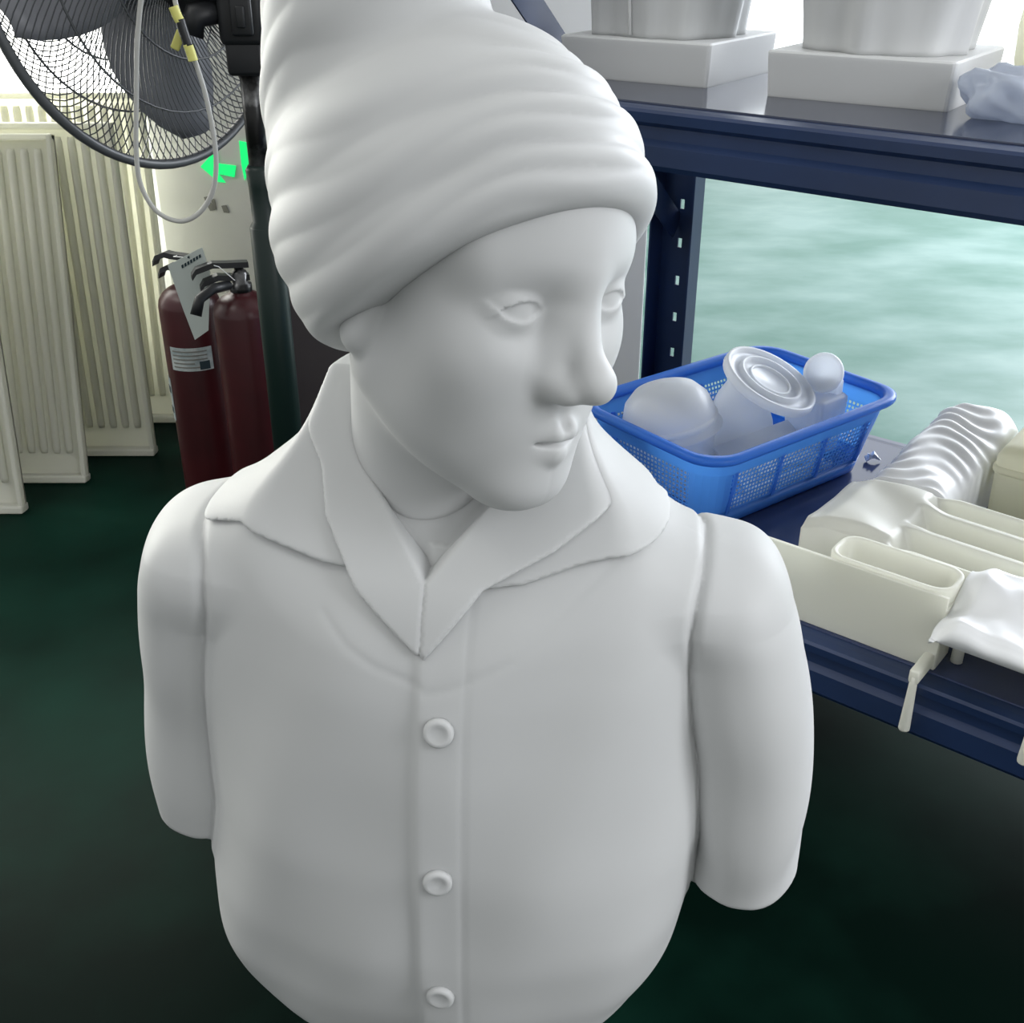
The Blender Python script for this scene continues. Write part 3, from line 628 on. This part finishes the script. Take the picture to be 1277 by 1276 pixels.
# ------------------------------------------------------------------ upper shelf: two white busts on plinths, jar, bag, carton
def plinth_bust(px_corner, label, seed):
    c = at_z(*px_corner, ZU); rz = RZ + math.radians(4)
    ax = Vector((math.cos(rz), math.sin(rz), 0)); ay = Vector((-math.sin(rz), math.cos(rz), 0)); w, dp, hh = .202, .190, .049
    o = c - ax*w/2 + ay*dp/2; e = empty('plinth_bust', tuple(o), rz, label, 'sculpture')
    bm = bmesh.new(); loft(bm, [rrect(w/2, dp/2, .004, 3, 0), rrect(w/2+.003, dp/2+.003, .004, 3, hh-.002), rrect(w/2+.001, dp/2+.001, .004, 3, hh)]); bm_obj('plinth', bm, 'resin', e)
    rn = random.Random(seed); bm = bmesh.new(); rings = []; n = 72; ph = [rn.uniform(0, 6.28) for _ in range(6)]
    prof = [(.086, .082, 0), (.088, .083, .015), (.094, .085, .05), (.104, .088, .10), (.116, .092, .15), (.124, .092, .19), (.126, .088, .215), (.110, .076, .245), (.070, .060, .268), (.042, .045, .285), (.038, .042, .31), (.046, .052, .335), (.055, .064, .37), (.057, .067, .40), (.050, .058, .435), (.030, .035, .462), (.004, .004, .47)]
    zz = np.linspace(0, .47, 60); A = np.interp(zz, [p[2] for p in prof], [p[0] for p in prof]); B = np.interp(zz, [p[2] for p in prof], [p[1] for p in prof])
    for a, b, z in zip(A, B, zz):
        f = max(0, 1-z/.22); ring = []
        for k in range(n):
            t = 2*math.pi*k/n; dr = f*(.0035*math.sin(5*t+ph[0]+z*9) + .003*math.sin(9*t+ph[1]-z*14) + .002*math.sin(14*t+ph[2]))
            cs, sn = math.cos(t), math.sin(t); q = (abs(cs)**3.2+abs(sn)**3.2)**(-1/3.2) if z < .2 else (abs(cs)**2.2+abs(sn)**2.2)**(-1/2.2)
            lean = .06*min(z, .25)
            ring.append(Vector(((a*q+dr)*cs, (b*q+dr)*sn + lean*0, hh-.001+z)))
        rings.append(ring)
    loft(bm, rings); bm_obj('figure', bm, 'resin', e, True)
    # a crease down the front of the drapery
    bm = bmesh.new(); tube(bm, [Vector((-.012-.006*k/5, -.0835-.0006*k, hh+.003+.026*k)) for k in range(6)], .0022, 6); bm_obj('drapery_fold', bm, 'resin', e, True)
    return e
plinth_bust((880.5, 110), 'white draped bust on a square plinth, on the upper shelf nearest the rack post', 3)
plinth_bust((1180.7, 139.9), 'white draped bust on a square plinth, on the upper shelf next to the cream jar', 11)
c = at_z(1312, 112, ZU); e = empty('cream_jar', tuple(c), 0, 'cream rounded jar on the upper shelf beside the clear bag', 'jar')
bm = bmesh.new(); lathe(bm, [(.030, 0), (.040, .006), (.048, .03), (.050, .07), (.046, .11), (.034, .135), (.028, .14), (.028, .152)], 36); bm_obj('body', bm, 'cream', e, True)
bm = bmesh.new(); lathe(bm, [(.032, .148), (.033, .152), (.033, .170), (.030, .174)], 36); bm_obj('cap', bm, 'white', e, True)
c = at_z(1262, 150, ZU); bm = bmesh.new(); bmesh.ops.create_icosphere(bm, subdivisions=4, radius=1)
for v in bm.verts:
    p = v.co.copy(); n_ = .20*math.sin(5*p.x+2*p.y)*math.sin(4*p.y+3*p.z) + .08*math.sin(9*p.x+6*p.z)*math.sin(8*p.y)
    p *= 1+n_; v.co = Vector((p.x*.055, p.y*.034, max(p.z, -.72)*.030 + .0216))
o = bm_obj('plastic_bag', bm, 'bag', None, True); o.location = c; o.rotation_euler = (0, 0, RZ); tag(o, 'crumpled clear plastic bag on the upper shelf in front of the jar', 'bag')

# ------------------------------------------------------------------ blue basket and what lies in it
BL, BW, BH = .42, .29, .131
bn = Vector((.26, 1.30, 0)); bl = Vector((.794, .607, 0)).normalized(); bs = Vector((-.607, .794, 0)).normalized()
bc = bn + bl*BL/2 + bs*BW/2; BA = math.atan2(bl.y, bl.x); bk = empty('plastic_basket', (bc.x, bc.y, ZL), BA, 'blue plastic basket with perforated sides, full of white parts', 'basket')
def brect(s, z, r): return rrect(BL/2-s, BW/2-s, r, 7, z)
bm = bmesh.new(); loft(bm, [brect(.012, BH-.014, .045), brect(.003, BH-.012, .05), brect(.0, BH-.008, .052), brect(.0, BH-.002, .052), brect(.004, BH, .05), brect(.012, BH, .046), brect(.016, BH-.003, .044), brect(.016, BH-.013, .044), brect(.012, BH-.014, .045)], cap=False); bm_obj('rim', bm, 'basket', bk, True)
bm = bmesh.new(); loft(bm, [brect(.014, BH-.010, .044), brect(.018, BH-.034, .042)], cap=False); bm_obj('upper_band', bm, 'basket', bk, True)
bm = bmesh.new(); loft(bm, [brect(.0345, .024, .037), brect(.032, .030, .038), brect(.037, .006, .036), brect(.044, .0, .032), brect(.060, .0, .03)], cap=True); bm_obj('bottom', bm, 'basket', bk, True)
# the perforated band, with a UV grid for the holes
bm = bmesh.new(); uvl = bm.loops.layers.uv.new('UVMap'); A, B = brect(.018, BH-.034, .042), brect(.032, .030, .038); n = len(A)
va = [bm.verts.new(p) for p in A]; vb = [bm.verts.new(p) for p in B]; acc = 0
for k in range(n):
    L_ = (A[(k+1) % n]-A[k]).length; f = bm.faces.new((va[k], va[(k+1) % n], vb[(k+1) % n], vb[k]))
    corner = L_ < .03
    for lp, (u, w_) in zip(f.loops, ((acc, 0), (acc+L_, 0), (acc+L_, 1), (acc, 1))): lp[uvl].uv = (.2, .2) if corner else (u/.0072, w_*.068/.0072)
    acc += L_
bm_obj('perforated_band', bm, 'perforated', bk)
for k in range(10):
    for side in (-1, 1):
        bm = bmesh.new(); y = side*(BW/2-.027); x = -BL/2+.07+k*(BL-.14)/9
        box(bm, (x, y, .063), (.006, .005, .072), Matrix.Rotation(-side*.16, 3, 'X')) if k in (0, 3, 6, 9) else None
        if k in (0, 3, 6, 9): bm_obj('wall_rib', bm, 'basket', bk)
        else: bm.free()
BI = (Matrix.Translation((bc.x, bc.y, ZL)) @ Matrix.Rotation(BA, 4, 'Z'))
def in_basket(name, pos, axis, label, cat, rz=0):                # an Empty in the basket, its z axis along `axis` (basket frame)
    e = empty(name, tuple(BI @ Vector(pos)), 0, label, cat); q_ = BI.to_3x3() @ (Vector(axis).normalized().to_track_quat('Z', 'Y').to_matrix() @ Matrix.Rotation(rz, 3, 'Z'))
    e.rotation_euler = q_.to_euler(); return e
def turned(name, prof, e, mt='milky', n=48): bm = bmesh.new(); lathe(bm, prof, n, cap=False); return bm_obj(name, bm, mt, e, True)
# a wide sheet flat on the floor of the basket, the other pieces stand on it
e = in_basket('plastic_strip', (-.0275, -.0075, .0258), (0, 0, 1), 'wide white plastic sheet on the bottom of the basket', 'strip'); e.rotation_euler = (0, 0, BA)
bm = bmesh.new(); box(bm, (0, 0, 0), (.255, .195, .004), bev=.0012); bm_obj('sheet', bm, 'milky', e)
bm = bmesh.new(); box(bm, (0, -.0955, .005), (.251, .004, .012), bev=.001); bm_obj('edge_flange', bm, 'milky', e)
# two nested domed cups, mouth down, leaning into the far left corner
cup = [(.067, 0), (.068, .004), (.0625, .006), (.0605, .045), (.0545, .075), (.042, .098), (.023, .110), (.001, .114)]
e = in_basket('dome_cup', (-.099, .038, .0277), (0, 0, 1), 'white domed cup standing mouth down at the near end of the blue basket', 'cup'); turned('body', [(r_, z_*1.2) for r_, z_ in cup], e)
turned('band', [(.0608, .026), (.0632, .028), (.0628, .036), (.0600, .038)], e)
e = in_basket('dome_cup', (-.1015, .0405, .0895), (-.14, .15, 1), 'white domed cup nested on top of the other cup in the basket', 'cup')
turned('body', [(.0755, 0), (.0765, .004), (.0700, .006), (.0680, .026), (.0610, .048), (.046, .064), (.025, .072), (.001, .075)], e)
turned('band', [(.0685, .012), (.0716, .014), (.0710, .020), (.0680, .022)], e)
# cone funnel mouth down, the flanged lid leaning on its neck and on the block
e = in_basket('cone_funnel', (.042, .035, .0278), (0, 0, 1), 'white cone-shaped funnel under the round lid in the basket', 'funnel')
turned('body', [(.060, 0), (.061, .004), (.057, .008), (.050, .046), (.037, .082), (.024, .104), (.021, .1182), (.018, .1182)], e)
turned('flange', [(.058, .0015), (.0685, .0005), (.0695, .004), (.058, .006)], e)
e = in_basket('flanged_lid', (.052, -.005, .1407), (.17, -.39, .90), 'white round flanged lid lying on top in the blue basket', 'lid')
turned('body', [(r_*1.12, z_*1.12) for r_, z_ in [(.001, .004), (.040, .004), (.0415, .010), (.045, .010), (.0465, .004), (.060, .004), (.0615, .009), (.066, .009), (.0675, .0), (.0660, -.004), (.001, -.003)]], e)
turned('knob_ring', [(.030, .004), (.031, .0075), (.034, .0075), (.035, .004)], e)
e = in_basket('white_pouch_block', (.140, -.030, .0237), (0, 0, 1), 'white rounded block standing at the far end of the blue basket', 'block'); e.rotation_euler = (0, 0, BA)
bm = bmesh.new(); loft(bm, [rrect(.030, .032, .010, 5, 0), rrect(.034, .036, .012, 5, .05), rrect(.036, .036, .012, 5, .0840), rrect(.032, .032, .010, 5, .0880)]); bm_obj('body', bm, 'milky', e, True)
bm = bmesh.new(); loft(bm, [rrect(.008, .026, .005, 5, .086), rrect(.008, .025, .005, 5, .108), rrect(.005, .022, .004, 5, .112)]); o = bm_obj('top_step', bm, 'milky', e, True); o.location = (.022, 0, 0)
e = in_basket('small_disc', (.1502, -.029, .1408), (-.80, -.30, .30), 'small translucent white disc leaning on the block at the far end of the basket', 'disc')
turned('body', [(.001, .003), (.022, .003), (.024, .006), (.030, .006), (.031, 0), (.001, -.002)], e)
# two strips leaning from the front of the sheet up against funnel and cups
TL = math.radians(30)
for wd, ln, xc, sl, up, lab in ((.088, .165, .010, 0, .0022, 'long white plastic strip leaning up against the funnel in the basket'), (.040, .110, .020, .014, .0064, 'short white plastic strip resting on the long strip')):
    pv = Vector((xc, -.0912, .0274)); dv = Vector((0, math.cos(TL), math.sin(TL))); nv = Vector((0, -math.sin(TL), math.cos(TL)))
    e = empty('plastic_strip', tuple(BI @ (pv + dv*(sl+wd/2) + nv*up)), 0, lab, 'strip'); e.rotation_euler = (BI.to_3x3() @ Matrix.Rotation(TL, 3, 'X')).to_euler()
    bm = bmesh.new(); box(bm, (0, 0, 0), (ln, wd, .004), bev=.0012); bm_obj('sheet', bm, 'milky', e)
    bm = bmesh.new(); box(bm, (0, -wd/2+.002, .005), (ln-.004, .004, .010), bev=.001); bm_obj('edge_flange', bm, 'milky', e)

# ------------------------------------------------------------------ lower shelf: vacuum-formed moulds
def lump(x, y, s): return .6*math.sin(x*61*s+1.3+y*17) * math.sin(y*53*s+.4+x*23) + .14*math.sin(x*131*s+y*37) * math.sin(y*117*s+2) + .35*math.sin(x*37*s+y*71*s+2.2)
def height_block(name, x0, x1, y0, y1, hf, parent, mt, nx=60, ny=30, edge=None):
    bm = bmesh.new(); top = [[bm.verts.new((x0+(x1-x0)*i/nx, y0+(y1-y0)*j/ny, hf(x0+(x1-x0)*i/nx, y0+(y1-y0)*j/ny, i/nx, j/ny))) for j in range(ny+1)] for i in range(nx+1)]
    for i in range(nx):
        for j in range(ny): bm.faces.new((top[i][j], top[i+1][j], top[i+1][j+1], top[i][j+1]))
    loop = [top[i][0] for i in range(nx+1)] + [top[nx][j] for j in range(1, ny+1)] + [top[i][ny] for i in range(nx-1, -1, -1)] + [top[0][j] for j in range(ny-1, 0, -1)]
    bot = [bm.verts.new((v.co.x, v.co.y, edge if edge is not None else 0)) for v in loop]; m_ = len(loop)
    for k in range(m_): bm.faces.new((loop[k], bot[k], bot[(k+1) % m_], loop[(k+1) % m_]))
    bm.faces.new(bot[::-1]); bmesh.ops.recalc_face_normals(bm, faces=bm.faces)
    o = bm_obj(name, bm, mt, parent, True)
    return o
def sstep(a, b, x): t = max(0, min(1, (x-a)/(b-a))); return t*t*(3-2*t)
# front tray
e = rackthing('mould_tray', .57, .035, ZL, 0, 'open cream plastic mould tray along the front edge of the lower shelf', 'mould')
bm = bmesh.new(); box(bm, (0, -.021, .048), (.232, .005, .096), bev=.001); bm_obj('front_wall', bm, 'mould', e)
bm = bmesh.new(); box(bm, (.114, .0, .040), (.005, .042, .080), bev=.001); bm_obj('end_wall', bm, 'mould', e)
bm = bmesh.new(); box(bm, (0, .0, .003), (.228, .042, .004)); bm_obj('tray_floor', bm, 'mould', e)
bm = bmesh.new(); rim_ = lambda s, z, r: [p+Vector((.042, .014, 0)) for p in rrect(.074-s, .032-s, r, 6, z)]
loft(bm, [rim_(.004, .012, .02), rim_(.0, .096, .022), rim_(.0015, .099, .021), rim_(.005, .099, .019), rim_(.007, .096, .018), rim_(.012, .03, .014)], cap=True); bm_obj('rounded_insert', bm, 'mould', e, True)
bm = bmesh.new(); lathe(bm, [(.0062, -.062), (.0066, -.060), (.0046, .0), (.0045, .012)], 12, Matrix.Translation((.108, -.064, 0))); box(bm, (.108, -.043, .012), (.012, .050, .018), bev=.003); bm_obj('sprue_peg', bm, 'mould', e, True)
# channelled block with a lumpy end
e = rackthing('mould_block', .70, .172, ZL, 0, 'white channelled mould block with a lumpy snow-like end, behind the tray', 'mould')
def hf(x, y, u, v):
    left = 1-sstep(.20, .27, u); lum = .098 + .007*lump(x, y, .55) - .012*(1-sstep(0, .06, u)) - .010*(1-sstep(0, .12, v)) - .008*sstep(.9, 1, v)
    w_ = [0.0, .36, .70, 1.0]; ch = .030; d = min(abs(v-k) for k in w_)
    wall = ch + (.098-ch)*(1-sstep(.025, .075, d)) - (.012*u)
    return left*lum + (1-left)*wall
height_block('channelled_shell', -.225, .30, -.085, .085, hf, e, 'mould', 110, 90)
# snow capped plate on pegs at the right front
e = rackthing('lumpy_cover', .785, .025, ZL, 0, 'white lumpy cover plate resting on thin pegs at the shelf front', 'mould')
height_block('cover', -.0988, .16, -.060, .0605, lambda x, y, u, v: .092 + .006*lump(x*.9, y*.9, 1.25) + .020*sstep(.35, .8, v) - .018*(1-sstep(0, .10, u)) - .010*(1-sstep(0, .1, v)), e, 'white', 80, 36, .068)
for x in (-.085, .012, .13):
    bm = bmesh.new(); lathe(bm, [(.007, .001), (.0065, .03), (.005, .07)], 12, Matrix.Translation((x, .02, 0))); bm_obj('support_peg', bm, 'mould', e, True)
bm = bmesh.new(); lathe(bm, [(.0070, -.040), (.0075, -.038), (.0042, .035), (.0035, .070)], 12, Matrix.Translation((.022, -.056, 0))); bm_obj('sprue_peg', bm, 'mould', e, True)
# rippled bar
e = rackthing('rippled_bar', .545, .405, ZL, 0, 'white rippled mould bar lying across the lower shelf, behind the channelled block', 'mould')
height_block('ripples', -.055, .055, -.145, .145, lambda x, y, u, v: .098 + .020*v + .0030*math.sin(v*62+3*math.sin(u*6+v*5))*(.6+.4*math.sin(v*9+u*4)) + .006*lump(x, y, .7) - .020*(abs(2*u-1)**4) - .02*sstep(.93, 1, v), e, 'white', 26, 110)
e = rackthing('cream_case', .700, .470, ZL, 0, 'plain cream plastic case beside the rippled bar', 'case')
bm = bmesh.new(); loft(bm, [rrect(.085, .085, .012, 5, 0), rrect(.088, .088, .014, 5, .11), rrect(.082, .082, .014, 5, .122), rrect(.070, .070, .012, 5, .126)]); bm_obj('body', bm, 'cream', e, True)
bm = bmesh.new(); loft(bm, [rrect(.0892, .0892, .014, 5, .088), rrect(.0905, .0905, .014, 5, .090), rrect(.0905, .0905, .014, 5, .096), rrect(.0885, .0885, .014, 5, .098)]); bm_obj('lid_line', bm, 'cream', e, True)
bm = bmesh.new()
for k in range(3): bmesh.ops.create_cone(bm, segments=4, radius1=.006, radius2=.001, depth=.018, matrix=Matrix.Translation((.004*k, 0, .003)) @ Matrix.Rotation(1.2+k*.5, 4, 'Y') @ Matrix.Rotation(k*2.1, 4, 'Z'), cap_ends=True)
o = bm_obj('plastic_scrap', bm, 'white'); o.location = at_z(1086, 572, ZL+.0058); tag(o, 'tiny white plastic scrap on the lower shelf by the basket', 'scrap')
